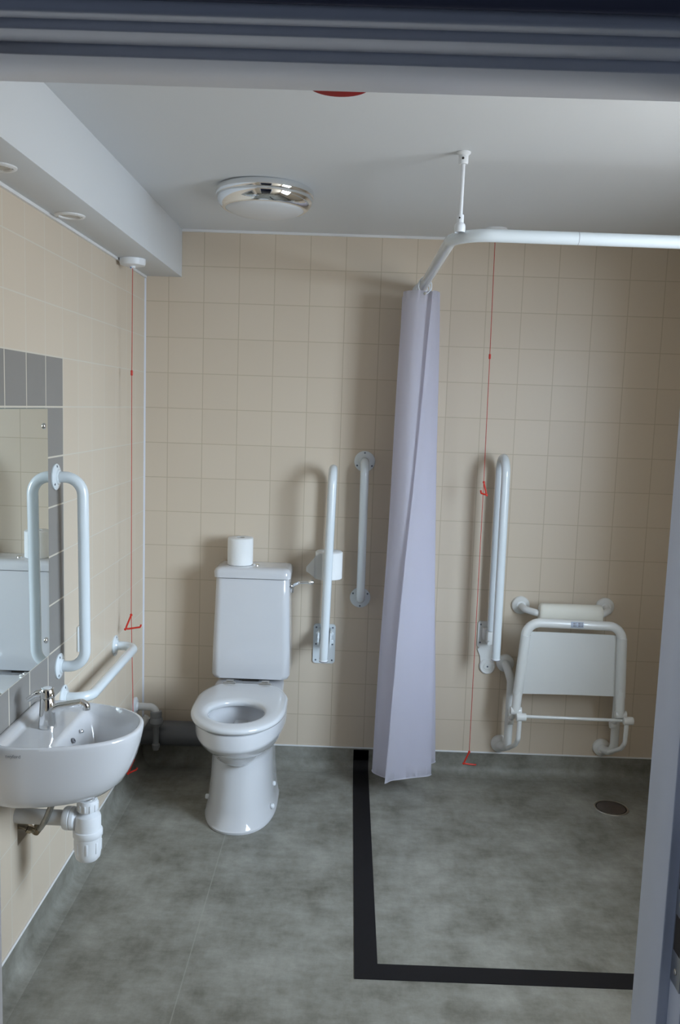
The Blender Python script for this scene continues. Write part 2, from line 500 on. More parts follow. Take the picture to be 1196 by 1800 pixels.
# white capping and sealant lines
struct('trim_2', box(0, XR, -0.006, 0, ZT, ZT + .007, .002), TRIMW)
struct('trim_3', box(0, 0.006, YF, -0.006, ZT, ZT + .007, .002), TRIMW)
struct('trim_4', box(XR - .006, XR, YF, -0.006, ZT, ZT + .007, .002), TRIMW)
struct('trim_5', prism([(0, 0, ZT + .01), (.0065, 0, ZT + .01), (0, -.006, ZT + .01)], (0, 0, 2.187 - ZT - .01)), mat('sealant', (.66, .66, .70), .4, vary=.02))
struct('trim_6', box(0, 0.009, YF, -0.002, 2.178, 2.187), TRIMW)
struct('trim_7', box(0.16, XR, -0.008, 0, ZC - .010, ZC), TRIMW)
# boxed-in soffit
struct('trim_8', box(0, 0.16, YF, -0.0005, 2.187, ZC, 0.0015), SOFF)

# ------------------------------------------------------------------ black threshold strip
def threshold():
    x0, x1 = 0.975, 1.045
    yin, yout = -1.392, -1.462
    t = 0.0022
    prof = [(-0.0036, 0.094), (-0.0036, 0.045)]
    for k in range(1, 8):
        a = pi / 2 * k / 7
        prof.append((-(0.0036 + 0.042 * (1 - cos(a))), 0.046 - 0.0435 * sin(a)))
    prof += [(-0.06, t), (yin, t)]
    bm = bmesh.new()
    rows = []
    for y, z in prof: rows.append((bm.verts.new((x0, y, z)), bm.verts.new((x1, y, z))))
    for a, b in zip(rows, rows[1:]): bm.faces.new((a[0], a[1], b[1], b[0]))
    # mitred corner and the leg towards the right wall
    xe = XR - 0.05
    c = bm.verts.new((x0, yout, t)); e0 = bm.verts.new((xe, yin, t)); e1 = bm.verts.new((xe, yout, t))
    bm.faces.new((rows[-1][0], rows[-1][1], c)); bm.faces.new((rows[-1][1], e0, e1, c))
    return bm
bmx = threshold()
g = bmesh.ops.extrude_face_region(bmx, geom=list(bmx.faces))
bmesh.ops.translate(bmx, verts=[v for v in g['geom'] if isinstance(v, bmesh.types.BMVert)], vec=(0, 0, -0.0018))
th = tag(obj('threshold_strip', bmx, BLACK, ang=20), 'black vinyl threshold strip turning a corner on the grey floor', 'floor strip')

# ------------------------------------------------------------------ toilet
TX = 0.512
def ell(cx, cy, rx, ryf, ryb, z, n=48, pw=2.0, pwb=None):
    """egg loop; front towards -y. pw superellipse exponent"""
    out = []
    for k in range(n):
        a = 2 * pi * k / n
        c, s = cos(a), sin(a)
        q = pw if s < 0 else (pwb or pw)
        x = abs(c) ** (2 / q) * (1 if c >= 0 else -1)
        y = abs(s) ** (2 / q) * (1 if s >= 0 else -1)
        out.append(Vector((cx + rx * x, cy + (ryf if s < 0 else ryb) * y, z)))
    return out
toilet = thing('toilet', 'white close-coupled toilet with open seat and tall cistern against tiled wall', 'toilet', (TX, -0.4, 0))
# pan: pedestal foot up to rim, then down into the bowl
L = []
#        cy   rx    ryf   ryb   z     pw
for cy, rx, rf, rb, z, pw, pb in (
        (-.38, .146, .275, .215, 0.001, 2.3, 4), (-.38, .147, .277, .215, 0.010, 2.3, 4), (-.38, .143, .270, .215, 0.016, 2.3, 4),
        (-.38, .134, .255, .212, 0.080, 2.3, 4), (-.38, .127, .240, .210, 0.15, 2.3, 4), (-.38, .124, .230, .210, 0.22, 2.3, 4),
        (-.38, .124, .225, .212, 0.265, 2.2, 4), (-.385, .127, .228, .22, 0.292, 2.2, 4), (-.395, .140, .262, .24, 0.312, 2.2, 4),
        (-.405, .157, .315, .27, 0.336, 2.2, 4), (-.41, .170, .360, .30, 0.366, 2.2, 4), (-.41, .1775, .382, .34, 0.386, 2.2, 4.5),
        (-.41, .180, .388, .37, 0.394, 2.25, 5), (-.41, .181, .388, .385, 0.402, 2.25, 5), (-.41, .182, .390, .385, 0.440, 2.25, 5), (-.41, .180, .388, .385, 0.452, 2.25, 5),
        (-.41, .172, .380, .375, 0.456, 2.25, 5)):
    loop = ell(TX, cy, rx, rf, rb, z, 64, pw, pb)
    if z > .37:
        for p in loop:
            t = min(1, max(0, (p.y + .445) / .17)); t = t * t * (3 - 2 * t)
            p.x = TX + (p.x - TX) * (1 - .175 * t)
    L.append(loop)
for cy, rx, rf, rb, z in ((-.60, .125, .150, .150, 0.456), (-.60, .118, .142, .142, 0.450), (-.60, .122, .146, .146, 0.425), (-.60, .112, .130, .135, 0.37), (-.585, .082, .100, .110, 0.30), (-.56, .055, .062, .07, 0.262), (-.55, .03, .03, .03, 0.255)):
    L.append(ell(TX, cy, rx, rf, rb, z, 64))
obj('pan', loft(L), CERAMIC, toilet, 50)
# outlet moulding seen inside the bowl, a little paler than the pan
obj('bowl_outlet', loft([rr for rr in [[(TX + x, -.470 - k[0], z + k[1]) for x, z in rrect(0, .345, .062 * k[2], .085 * k[2], .014 * k[2])] for k in ((-.02, 0, 1.1), (.01, 0, 1.05), (.03, 0, 1.0), (.036, 0, .9))]]),
    mat('bowl_outlet_ceramic', (.70, .70, .70), .2, vary=.02), toilet)
obj('bowl_water', lathe([(0.062, 0), (0.0, 0.0003)], (TX, -.565, 0.281), (0, 0, 1), 32), mat('water', (.30, .31, .32), .03, coat=1.0, vary=.02), toilet)
# seat ring
def seat_mesh():
    n = 72
    def outer(s, z, grow=0.0):
        pts = []
        for p in ell(TX, -.545, .184 + grow, .263 + grow, .276 + grow, z, n, 2.15, 5.5):
            pts.append(p)
        # narrow towards the hinges
        q = []
        for p in pts:
            t = min(1, max(0, (p.y + .445) / .17)); t = t * t * (3 - 2 * t)
            q.append(Vector((TX + (p.x - TX) * (1 - .19 * t), p.y, p.z)))
        return q
    def inner(z, grow=0.0):
        return ell(TX - .004, -.612, .107 + grow, .118 + grow, .118 + grow, z, n, 2.0)
    loops = [inner(.459, .006), outer(1, .459, -.012), outer(1, .462, -.003), outer(1, .470, 0), outer(1, .478, -.003), outer(1, .4825, -.010), outer(1, .485, -.024),
             inner(.486, .030), inner(.4835, .012), inner(.478, .002), inner(.470, 0), inner(.459, .006)]
    return loft(loops, False, False)
seat = obj('seat', seat_mesh(), SEATP, toilet, 60)
for sx in (-.075, .075):
    h = box(TX + sx - .026, TX + sx + .026, -.300, -.285, .484, .491, .002)
    box(TX + sx - .016, TX + sx + .016, -.288, -.266, .484, .494, .002, bm=h)
    obj('seat_hinge', h, STEEL, seat, label='grey metal hinge')
# cistern
def cistern_body():
    L = []
    for z, w, yf, r in ((.470, .150, -.182, .028), (.474, .163, -.192, .034), (.490, .170, -.197, .036), (.60, .1675, -.196, .035), (.75, .163, -.193, .034), (.905, .158, -.189, .032), (.912, .156, -.187, .032)):
        pts = [(TX + w, -.006), (TX - w, -.006)]
        # front corners rounded
        for k in range(9):
            a = radians(180 + 90 * k / 8); pts.append((TX - w + r + r * cos(a), yf + r + r * sin(a)))
        for k in range(9):
            a = radians(270 + 90 * k / 8); pts.append((TX + w - r + r * cos(a), yf + r + r * sin(a)))
        L.append([(x, y, z) for x, y in pts])
    return loft(L)
cis = obj('cistern', cistern_body(), CERAMIC, toilet, 50)
def lid():
    L = []
    for z, g in ((.915, -.006), (.917, 0), (.940, .001), (.952, -.004), (.958, -.014), (.9605, -.03), (.961, -.07)):
        w, yf, r = .164 + g, -.200 - g, max(.005, .03 + g * .3)
        yb = -.004 - max(0, -g)
        pts = []
        for (cx, cy, a0) in ((TX + w - r, yb - r * .5, 0), (TX - w + r, yb - r * .5, 90)):
            for k in range(5):
                a = radians(a0 + 90 * k / 4); pts.append((cx + r * cos(a), cy + r * .5 * sin(a)))
        for (cx, cy, a0) in ((TX - w + r, yf + r, 180), (TX + w - r, yf + r, 270)):
            for k in range(7):
                a = radians(a0 + 90 * k / 6); pts.append((cx + r * cos(a), cy + r * sin(a)))
        L.append([(x, y, z) for x, y in pts])
    return loft(L)
obj('cistern_lid', lid(), CERAMIC, cis, 50)
LV = (TX + .1565, -.135, .876)
lev = lathe([(.016, 0), (.016, .006), (.012, .010), (.010, .016), (0, .017)], LV, (1, 0, 0), 20, cap0=True)
tube(fillet([(LV[0] + .010, -.135, .870), (LV[0] + .022, -.142, .884), (LV[0] + .045, -.160, .899), (LV[0] + .094, -.168, .904)], .02), .0070, 12, bm=lev)
lathe([(0, -.013), (.008, -.010), (.0115, 0), (.008, .009), (0, .012)], (LV[0] + .095, -.168, .904), (1, 0, 0), 16, bm=lev)
tube([(LV[0] + .013, -.138, .880), (LV[0] + .012, -.136, .850)], [.0085, .0065], 12, bm=lev)
obj('flush_lever', lev, CHROME, cis, label='chrome flush lever')
obj('blanking_cap', lathe([(.017, 0), (.017, .005), (.012, .007), (0, .0075)], (TX - .1565, -.10, .875), (-1, 0, 0), 20, cap0=True), CHROME, cis, label='chrome cap on cistern side')
obj('flush_button', lathe([(.014, 0), (.014, .006), (.010, .009), (0, .010)], (TX + .010, -.125, .958), (0, 0, 1), 20, cap0=True), CHROME, cis, label='small chrome button')
obj('coupling', box(TX - .035, TX + .035, -.17, -.03, .452, .472), DARK, cis)
for x, y, z, ax in ((TX + .1335, -.40, .10, (1, 0, .12)), (TX + .1370, -.50, .05, (1, -.3, .1)), (TX - .1375, -.46, .062, (-1, -.15, .1))):
    obj('fixing_cap', lathe([(.010, -.006), (.010, .002), (.007, .005), (0, .0055)], (x, y, z), ax, 16, cap0=True), PLASTW, toilet)

# ------------------------------------------------------------------ toilet rolls
def roll(cx, cy, z0, h, r, ri, tailfn=None, **kw):
    t = thing('toilet_roll', kw['label'], 'toilet roll', (cx, cy, z0))
    prof = [(ri, 0), (r - .003, 0), (r, .002), (r + .0003, h * .5), (r, h - .003), (r - .004, h), (ri, h), (ri, 0)]
    obj('paper', lathe(prof, (cx, cy, z0), (0, 0, 1), 48), PAPER, t)
    obj('core', lathe([(ri - .0015, .001), (ri - .0003, .001), (ri - .0003, h - .001), (ri - .0015, h - .001), (ri - .0015, .001)], (cx, cy, z0), (0, 0, 1), 24), CARD, t, label='grey cardboard core')
    if tailfn: obj('paper_tail', tailfn(), PAPER, t)
    return t
roll(.449, -.108, .9612, .118, .055, .019, label='white toilet roll standing on the cistern lid')

# ------------------------------------------------------------------ grab rails
def flange(p, axis, parent, r=.041, up=None):
    ax = Vector(axis)
    f = obj('flange', lathe([(r, 0.0003), (r, .004), (r - .006, .0075), (.024, .009), (.021, .014), (.0, .014)], p, axis, 32, cap0=True), RAILW, parent)
    ref = Vector((0, 0, 1)); side = ax.cross(ref)
    for a in (up if up is not None else (90, 210, 330)):
        q = Vector(p) + ax * .0072 + (ref * sin(radians(a)) + side * cos(radians(a))) * (r - .0085)
        screw(q, axis, f)
    return f
RR = .0175
def grab_rail(p0, p1, out, label, bend=.055, stand=.085, ups=((90, 210, 330), (30, 150, 270)), rr=RR, fr=.041):
    p0, p1, o = Vector(p0), Vector(p1), Vector(out)
    t = thing('grab_rail', label, 'grab rail', p0 if p0.z < p1.z else p1, 'white grab rails on the walls')
    path = fillet([p0 + o * .004, p0 + o * stand, p1 + o * stand, p1 + o * .004], bend, 12)
    obj('rail', tube(path, rr, 20), RAILW, t)
    flange(p0, out, t, up=ups[0], r=fr); flange(p1, out, t, up=ups[1], r=fr)
    return t
grab_rail((0, -1.142, 1.410), (0, -1.122, .800), (1, 0, 0), 'upright white grab rail beside the mirror, on the left wall', ups=((80, 200, 320), (70, 190, 310)))
grab_rail((0, -.468, .682), (0, -1.082, .682), (1, 0, 0), 'level white grab rail low on the left wall behind the basin', ups=((90, 270), (90, 210, 330)))
grab_rail((.977, 0, 1.420), (.979, 0, .808), (0, -1, 0), 'upright white grab rail on the back wall left of the curtain', fr=.046, rr=.0185)

# ------------------------------------------------------------------ fold-down rails
def fold_rail(x, yb, yf, zb, zt, name_label, xt=None):
    xt = x if xt is None else xt
    t = thing('fold_down_rail', name_label, 'support rail', (x, 0, zb))
    path = fillet([(x, yb, zb + .09), (xt, yb, zt), (xt, yf, zt), (x, yf, zb)], [0, (yb - yf) / 2 - .001, (yb - yf) / 2 - .001, 0], 14)
    r = obj('rail', tube(path, .0185, 20), RAILW, t)
    obj('end_cap', lathe([(.0188, -.008), (.0188, .001), (.012, .004), (0, .004)], (x, yf, zb), (0, 0, -1), 20), PLASTW, r)
    obj('end_cap_ring', lathe([(.019, -.001), (.019, .002), (.0175, .003)], (x, yf, zb), (0, 0, -1), 20, cap1=True), GREY, r)
    return t
fr = fold_rail(.828, -.058, -.215, .572, 1.392, 'white fold-down rail tilted up beside the toilet, carrying a roll', .842)
pl = obj('wall_plate', prism([(a, -.0003, b) for a, b in rrect(.824, .590, .100, .182, .014)], (0, -.007, 0)), RAILW, fr, label='pale wall plate with rounded corners')
for sx in (-.037, .037):
    for z in (.665, .588, .514): screw((.824 + sx, -.007, z), (0, -1, 0), pl, .0042)
for sx in (-.028, .026):
    ck = prism([(.828 + sx - .004, -.006, .665), (.828 + sx - .004, -.085, .660), (.828 + sx - .004, -.105, .640), (.828 + sx - .004, -.105, .600), (.828 + sx - .004, -.006, .595)], (.008, 0, 0))
    for z in (.648, .612): lathe([(.010, 0), (.010, .008), (.006, .012), (0, .012)], (.828 + sx * 1.15, -.045, z), (0, -1, 0), 14, bm=ck, cap0=True)
    obj('hinge_cheek', ck, RAILW, fr)
hb = box(.806, .846, -.075, -.006, .610, .672, .006)
tube([(.828, -.05, .69), (.828, -.06, .64), (.828, -.20, .60)], .014, 14, bm=hb)
obj('hinge_block', hb, RAILW, fr)
rh = tube(fillet([(.836, -.058, 1.060), (.836, -.120, 1.060), (.836, -.135, 1.045), (.836, -.135, .905)], .015), .006, 12)
lathe([(.006, 0), (.022, .002), (.022, .006), (.006, .008)], (.836, -.135, .908), (0, 0, 1), 20, bm=rh)
obj('roll_holder', rh, PLASTW, fr)

def tail():
    cx, cy, z0, h, r = .836, -.135, .918, .118, .0605
    L = []
    n = 16
    for k in range(n + 1):
        s = k / n
        # wraps off the left side of the roll, hanging down to the left
        a = radians(205 - 30 * s)
        if s < .35:
            a = radians(240 - 60 * s / .35)
            p = Vector((cx + (r + .0008) * cos(a), cy + (r + .0008) * sin(a), 0)); dz = 0
        else:
            u = (s - .35) / .65
            p = Vector((cx - r - .0008 - .036 * u, cy + .010 * u, 0)); dz = -.026 * u
        u = max(0, (s - .35) / .65)
        top = z0 + h - .002 - .026 * min(1, s / .35) - .046 * u
        bot = z0 + .001 + .024 * u
        L.append([(p.x, p.y, top), (p.x, p.y, top + (bot - top) * .5), (p.x, p.y, bot)])
    b = loft(L, False, False, False)
    g = bmesh.ops.solidify(b, geom=list(b.faces), thickness=.0006)
    return b
roll(.836, -.135, .918, .118, .0585, .019, tail, label='white toilet roll with loose end, behind the fold-down rail')

fr2 = fold_rail(1.566, -.062, -.205, .602, 1.462, 'white fold-down rail tilted up beside the shower seat', 1.564)
def plate2():
    b = prism([(a, -.0003, z) for a, z in rrect(1.553, .660, .076, .120, .010)], (0, -.008, 0))
    prism([(1.530, -.0003, .604), (1.517, -.0003, .590), (1.530, -.0003, .560), (1.536, -.0003, .515), (1.594, -.0003, .515), (1.590, -.0003, .560), (1.592, -.0003, .604)][::-1], (0, -.007, 0), bm=b)
    return b
pl2 = obj('wall_plate', plate2(), SHOWW, fr2)
obj('pivot_disc', lathe([(.036, .0), (.037, .006), (.033, .012), (.029, .012), (.027, .009), (.018, .009), (.015, .012), (0, .012)], (1.566, -.0004, .512), (0, -1, 0), 32, cap0=True), SHOWW, fr2)
screw((1.566, -.0122, .512), (0, -1, 0), pl2, .004)
for z in (.705, .622): screw((1.527, -.008, z), (0, -1, 0), pl2, .004)
hc = box(1.533, 1.553, -.038, -.006, .640, .695, .006)
box(1.548, 1.584, -.075, -.006, .630, .690, .006, bm=hc)
lathe([(.009, 0), (.009, .012), (0, .012)], (1.556, -.075, .640), (0, -1, 0), 14, bm=hc, cap0=True)
obj('hinge_block', hc, SHOWW, fr2)

# ------------------------------------------------------------------ shower seat
ss = thing('shower_chair', 'white wall-mounted shower seat folded up under a cream back pad', 'shower seat', (1.90, 0, .11))
def sflange(p, r=.040):
    f = obj('flange', lathe([(r, .0003), (r, .010), (r - .004, .016), (.026, .020), (.022, .026), (0, .026)], p, (0, -1, 0), 32, cap0=True), SHOWW, ss)
    return f
for p in ((1.700, 0, .800), (2.078, 0, .806), (1.646, 0, .530), (1.642, 0, .150), (2.108, 0, .150), (2.108, 0, .530)): sflange(p)
yw = -.085
for s, x0, x1 in ((-1, 1.642, 1.662), (1, 2.108, 2.138)):
    obj('wall_bracket', tube(fillet([(x0, -.012, .530), (x0 + .003, yw, .527), (x1, yw, .470), (x1, yw, .150), (x0, -.012, .150)], [0, .045, .05, .05, 0], 10), .0185, 18), SHOWW, ss)
# backrest
obj('back_bracket', tube(fillet([(1.700, -.012, .800), (1.706, -.075, .797), (1.752, -.115, .792), (2.030, -.115, .792), (2.072, -.075, .802), (2.078, -.012, .806)], [0, .03, .03, .03, .03, 0], 8), .015, 16), SHOWW, ss)
def pad():
    L = []
    n = 24
    for x, s in ((1.756, .55), (1.758, .80), (1.763, .94), (1.772, 1.0), (2.018, 1.0), (2.027, .94), (2.032, .80), (2.034, .55)):
        L.append([(x, -.120 + .028 * s * (abs(cos(a)) ** .8) * (1 if cos(a) > 0 else -1), .788 + .050 * s * (abs(sin(a)) ** .8) * (1 if sin(a) > 0 else -1)) for a in (2 * pi * k / n for k in range(n))])
    return loft(L)
obj('back_pad', pad(), PAD, ss, 60, label='cream padded backrest')
# folded seat frame
yt, yb_ = -.205, -.190
frame = obj('seat_frame', tube(fillet([(1.667, yb_, .375), (1.690, yt, .772), (2.096, yt, .766), (2.118, yb_, .368)], [0, .062, .062, 0], 14), .0195, 20), SHOWW, ss)
def sheet():
    a, b = (1.680, 1.692), (2.106, 2.098)
    L = []
    for k in range(13):
        s = k / 12
        x_t = 1.697 + (2.090 - 1.697) * s; x_b = 1.677 + (2.110 - 1.677) * s
        d = .005 * (1 - (2 * s - 1) ** 2)
        L.append([(x_t, yt + .012 + d, .728 - .004 * s), (x_b, yb_ + .012 + d, .447 + .002 * s), (x_b, yb_ + .017 + d, .447 + .002 * s), (x_t, yt + .017 + d, .728 - .004 * s)])
    return loft(L)
sh = obj('seat_sheet', sheet(), SEATSHEET, ss, 30)
for s in (0, 1):   # sleeves round the side tubes
    xt_, xb_ = (1.6885, 1.671) if s == 0 else (2.0985, 2.114)
    obj('seat_sleeve', tube([(xt_, yt + .001, .716), ((xt_ + xb_) / 2, (yt + yb_) / 2, .585), (xb_, yb_ - .001, .450)], .0212, 20), SEATSHEET, sh)
# safety sticker on the top bar
st = bmesh.new()
for x0, x1 in ((1.872, 1.926),):
    L = []
    for k in range(9):
        a = radians(150 + 75 * k / 8)
        L.append([(x0, yt + .0199 * cos(a), .7695 - .0199 * sin(a) * -1 * -1), (x1, yt + .0199 * cos(a), .7690 - .0199 * sin(a))])
    loft(L, False, False, False, bm=st)
sticker = obj('sticker', st, STICK, frame, label='small blue-grey safety sticker')
mk = bmesh.new()
for cx_, w in ((1.886, .008), (1.893, .003), (1.908, .010), (1.919, .005)):
    for a0, a1 in ((168, 180), (186, 194), (200, 212)):
        L = []
        for k in range(4):
            a = radians(a0 + (a1 - a0) * k / 3)
            L.append([(cx_ - w / 2, yt + .0202 * cos(a), .7690 - .0202 * sin(a)), (cx_ + w / 2, yt + .0202 * cos(a), .7690 - .0202 * sin(a))])
        loft(L, False, False, False, bm=mk)
obj('sticker_print', mk, GREY, sticker)
# cross rod, hinge knuckles and struts
obj('cross_rod', tube([(1.690, -.190, .350), (2.134, -.190, .347)], .0072, 12), SHOWW, ss)
for s, xk, xs in ((-1, 1.667, 1.684), (1, 2.120, 2.146)):
    kn = lathe([(.0, -.002), (.0165, 0), (.0175, .003), (.0175, .044), (.0165, .047), (0, .049)], (xk - .022, -.190, .374), (1, 0, 0), 20)
    obj('hinge_knuckle', kn, SHOWW, ss)
    kn = lathe([(.0, -.002), (.0165, 0), (.0175, .003), (.0175, .038), (.0165, .041), (0, .043)], (xs - .015, -.205, .352), (1, 0, 0), 20)
    obj('hinge_knuckle', kn, SHOWW, ss)
    obj('strut', tube(fillet([(xs, -.204, .345), (xs, -.200, .250), (xs - .006, -.175, .215), (xk - .004, -.095, .165)], [0, .03, .03, 0], 6), .0098, 12), SHOWW, ss)
    obj('strut', tube(fillet([(xk - .002, -.188, .370), (xk - .002, -.150, .330), (xk - .004, -.090, .300)], .02, 6), .011, 12), SHOWW, ss)
    obj('strut_pivot', lathe([(.0, -.012), (.016, -.012), (.016, .012), (0, .012)], (xk - .004, -.112, .298), (1, 0, 0), 16), SHOWW, ss)

# ------------------------------------------------------------------ shower curtain rail + curtain
RZ, RY, RX = 2.157, -1.234, 1.188
cr = thing('curtain_rail', 'white bent shower curtain rail hung from the ceiling by a thin rod', 'curtain rail', (RX, RY, RZ))
obj('rail', tube(fillet([(RX, -.004, RZ), (RX, RY, RZ), (XR - .004, RY, RZ - .004)], [0, .11, 0], 16), .0185, 20), RAILW, cr)
obj('rail_joint', lathe([(.0188, 0), (.0188, .0012)], (1.542, RY, RZ - .001), (1, 0, 0), 24), GREY, cr)
obj('wall_socket', lathe([(.034, .0003), (.034, .008), (.026, .012), (.024, .026), (.019, .026)], (RX, 0, RZ), (0, -1, 0), 28, cap0=True), PLASTW, cr)
obj('wall_socket', lathe([(.034, .0003), (.034, .008), (.026, .012), (.024, .026), (.019, .026)], (XR, RY, RZ - .004), (-1, 0, 0), 28, cap0=True), PLASTW, cr)
hx, hy = 1.205, -1.222
obj('hanger_rod', tube([(hx, hy, ZC - .02), (hx - .001, hy, RZ + .02)], .0058, 14), PLASTW, cr)
cf = obj('ceiling_flange', lathe([(.020, .0003), (.020, .004), (.0165, .007), (.0138, .010), (.0138, .030), (.012, .034), (.006, .034)], (hx, hy, ZC), (0, 0, -1), 28, cap0=True), PLASTW, cr)
screw((hx - .003, hy - .0137, ZC - .020), (0, -1, 0), cf, .0035, DARK)
sc = obj('saddle', lathe([(.006, .057), (.0095, .057), (.0102, .055), (.0102, .035), (.0140, .031), (.0158, .026), (.0162, .014), (.0150, .008)], (hx - .001, hy, RZ), (0, 0, 1), 28), PLASTW, cr)
screw((hx - .004, hy - .0100, RZ + .047), (0, -1, 0), sc, .0025, DARK)

def catmull(P, n):
    P = [Vector(p) for p in P]
    P = [P[0] * 2 - P[1]] + P + [P[-1] * 2 - P[-2]]
    out = []
    for i in range(1, len(P) - 2):
        for k in range(n):
            t = k / n
            a, b, c, d = P[i - 1], P[i], P[i + 1], P[i + 2]
            out.append(.5 * ((2 * b) + (c - a) * t + (2 * a - 5 * b + 4 * c - d) * t * t + (3 * b - a - 3 * c + d) * t ** 3))
    out.append(P[-2])
    return out
BOT = [(1.104, -.345), (1.165, -.338), (1.232, -.318), (1.290, -.288), (1.304, -.262), (1.25, -.290), (1.14, -.326), (1.059, -.268), (1.073, -.215), (1.18, -.190), (1.30, -.158), (1.338, -.125), (1.30, -.098), (1.16, -.105), (1.09, -.075), (1.20, -.052)]
TOP = [(1.216, -.312), (1.226, -.302), (1.236, -.288), (1.243, -.268), (1.247, -.262), (1.205, -.286), (1.15, -.300), (1.107, -.255), (1.115, -.205), (1.18, -.186), (1.230, -.160), (1.243, -.135), (1.222, -.110), (1.14, -.105), (1.11, -.075), (1.19, -.055)]
def curtain():
    n = 8
    B = catmull([(x, y, 0) for x, y in BOT], n); T = catmull([(x, y, 0) for x, y in TOP], n)
    rows = []
    m = 36
    zt, zb = 2.124, .103
    for j in range(m + 1):
        s = j / m
        w = s ** 0.92
        row = []
        for i, (b, t) in enumerate(zip(B, T)):
            u = i / (len(B) - 1)
            p = t.lerp(b, w)
            ww = .004 * sin(7 * s + 9 * u) * sin(pi * s)
            droop = (-.012 * math.exp(-(u / .02) ** 2) + .008 * math.exp(-((u - .12) / .08) ** 2)) * s
            row.append((p.x + ww, p.y + ww * .5, zt + (zb - zt) * s + droop))
        rows.append(row)
    b = loft(rows, False, False, False)
    return b, rows
cb, rows = curtain()
bmesh.ops.solidify(cb, geom=list(cb.faces), thickness=.0009)
ct = thing('shower_curtain', 'white shower curtain bunched against the back wall at the rail end', 'curtain', (1.19, -.2, .09))
obj('curtain_cloth', cb, CLOTH, ct, 60)
def hem(row, dz0, dz1, off=.0011):
    L = []
    for i, p in enumerate(row):
        L.append(Vector((p[0], p[1], p[2])))
    return tube([(p.x, p.y, p.z + dz0) for p in L], .0022, 8)
obj('hem', hem(rows[-1], .001, 0), CLOTH, ct)
def eye_ring(x, y):
    b = bmesh.new()
    pts = [(x + .026 * cos(a), y + .006 * sin(a), RZ - .012 + .034 * sin(a)) for a in (2 * pi * k / 28 for k in range(29))]
    tube(pts, .0022, 8, bm=b)
    return b
for i, (x, y) in enumerate(((1.186, -.290), (1.190, -.245), (1.186, -.205), (1.190, -.165), (1.186, -.12), (1.19, -.08))):
    obj('curtain_ring', eye_ring(x, y), PLASTW, ct)
obj('ring_clip', lathe([(.006, 0), (.006, .004), (0, .005)], (1.186, -.297, 2.112), (0, -1, 0), 14, cap0=True), STEEL, ct)

# ------------------------------------------------------------------ pull cords
def handle(apex, c1, c2, hook, parent):
    pts = fillet([Vector(apex) + Vector((.004, 0, .002)), apex, c1, c2, hook], [0, .003, .006, .005, 0], 5)
    b = tube(pts, .0036, 10)
    lathe([(.002, -.004), (.0048, -.003), (.0048, .004), (.002, .006)], apex, (0, 0, 1), 10, bm=b)
    lathe([(0, -.005), (.0052, -.002), (.0052, .002), (0, .005)], c1, (0, 1, 0), 10, bm=b)
    return obj('triangle_handle', b, RED, parent)
def pull_cord(x, y, zc, pts, bead, handles, label, r=.05):
    t = thing('pull_cord', label, 'pull cord', (x, y, zc), 'red emergency pull cords')
    obj('ceiling_switch', lathe([(r, .0003), (r, .016), (r - .003, .024), (r - .010, .026), (.012, .027), (.010, .034), (.004, .036), (0, .036)], (x, y, zc), (0, 0, -1), 36, cap0=True), PLASTW, t)
    obj('switch_marker', lathe([(.003, 0), (0, .001)], (x - .004, y - .010, zc - .034), (0, -.7, -.7), 10), SKYB, t)
    obj('cord', tube(pts, .0014, 8), REDCORD, t)
    obj('cord_joiner', lathe([(.0015, -.011), (.0045, -.009), (.0045, .009), (.0015, .011)], bead, (0, 0, 1), 12), RED, t)
    for h in handles: handle(*h, t)
    return t
pull_cord(.058, -.438, 2.187, [(.058, -.438, 2.152), (.0565, -.438, 1.76), (.058, -.438, .80), (.066, -.438, .45), (.070, -.438, .195)], (.0565, -.438, 1.758),
          [((.0575, -.438, .800), (.035, -.440, .742), (.094, -.436, .752), (.097, -.436, .762)),
           ((.070, -.438, .195), (.050, -.450, .142), (.078, -.420, .146), (.080, -.418, .154))],
          'red emergency pull cord hanging near the left wall corner above the basin rail', .049)
pull_cord(1.466, -.21, ZC, [(1.466, -.21, 2.350), (1.470, -.21, 1.88), (1.473, -.21, 1.36), (1.473, -.21, .190)], (1.470, -.21, 1.880),
          [((1.4735, -.21, 1.362), (1.489, -.205, 1.309), (1.462, -.225, 1.318), (1.460, -.228, 1.330)),
           ((1.473, -.21, .188), (1.451, -.212, .136), (1.503, -.206, .129), (1.506, -.206, .132))],
          'red emergency pull cord hanging inside the shower beside its rail', .047)

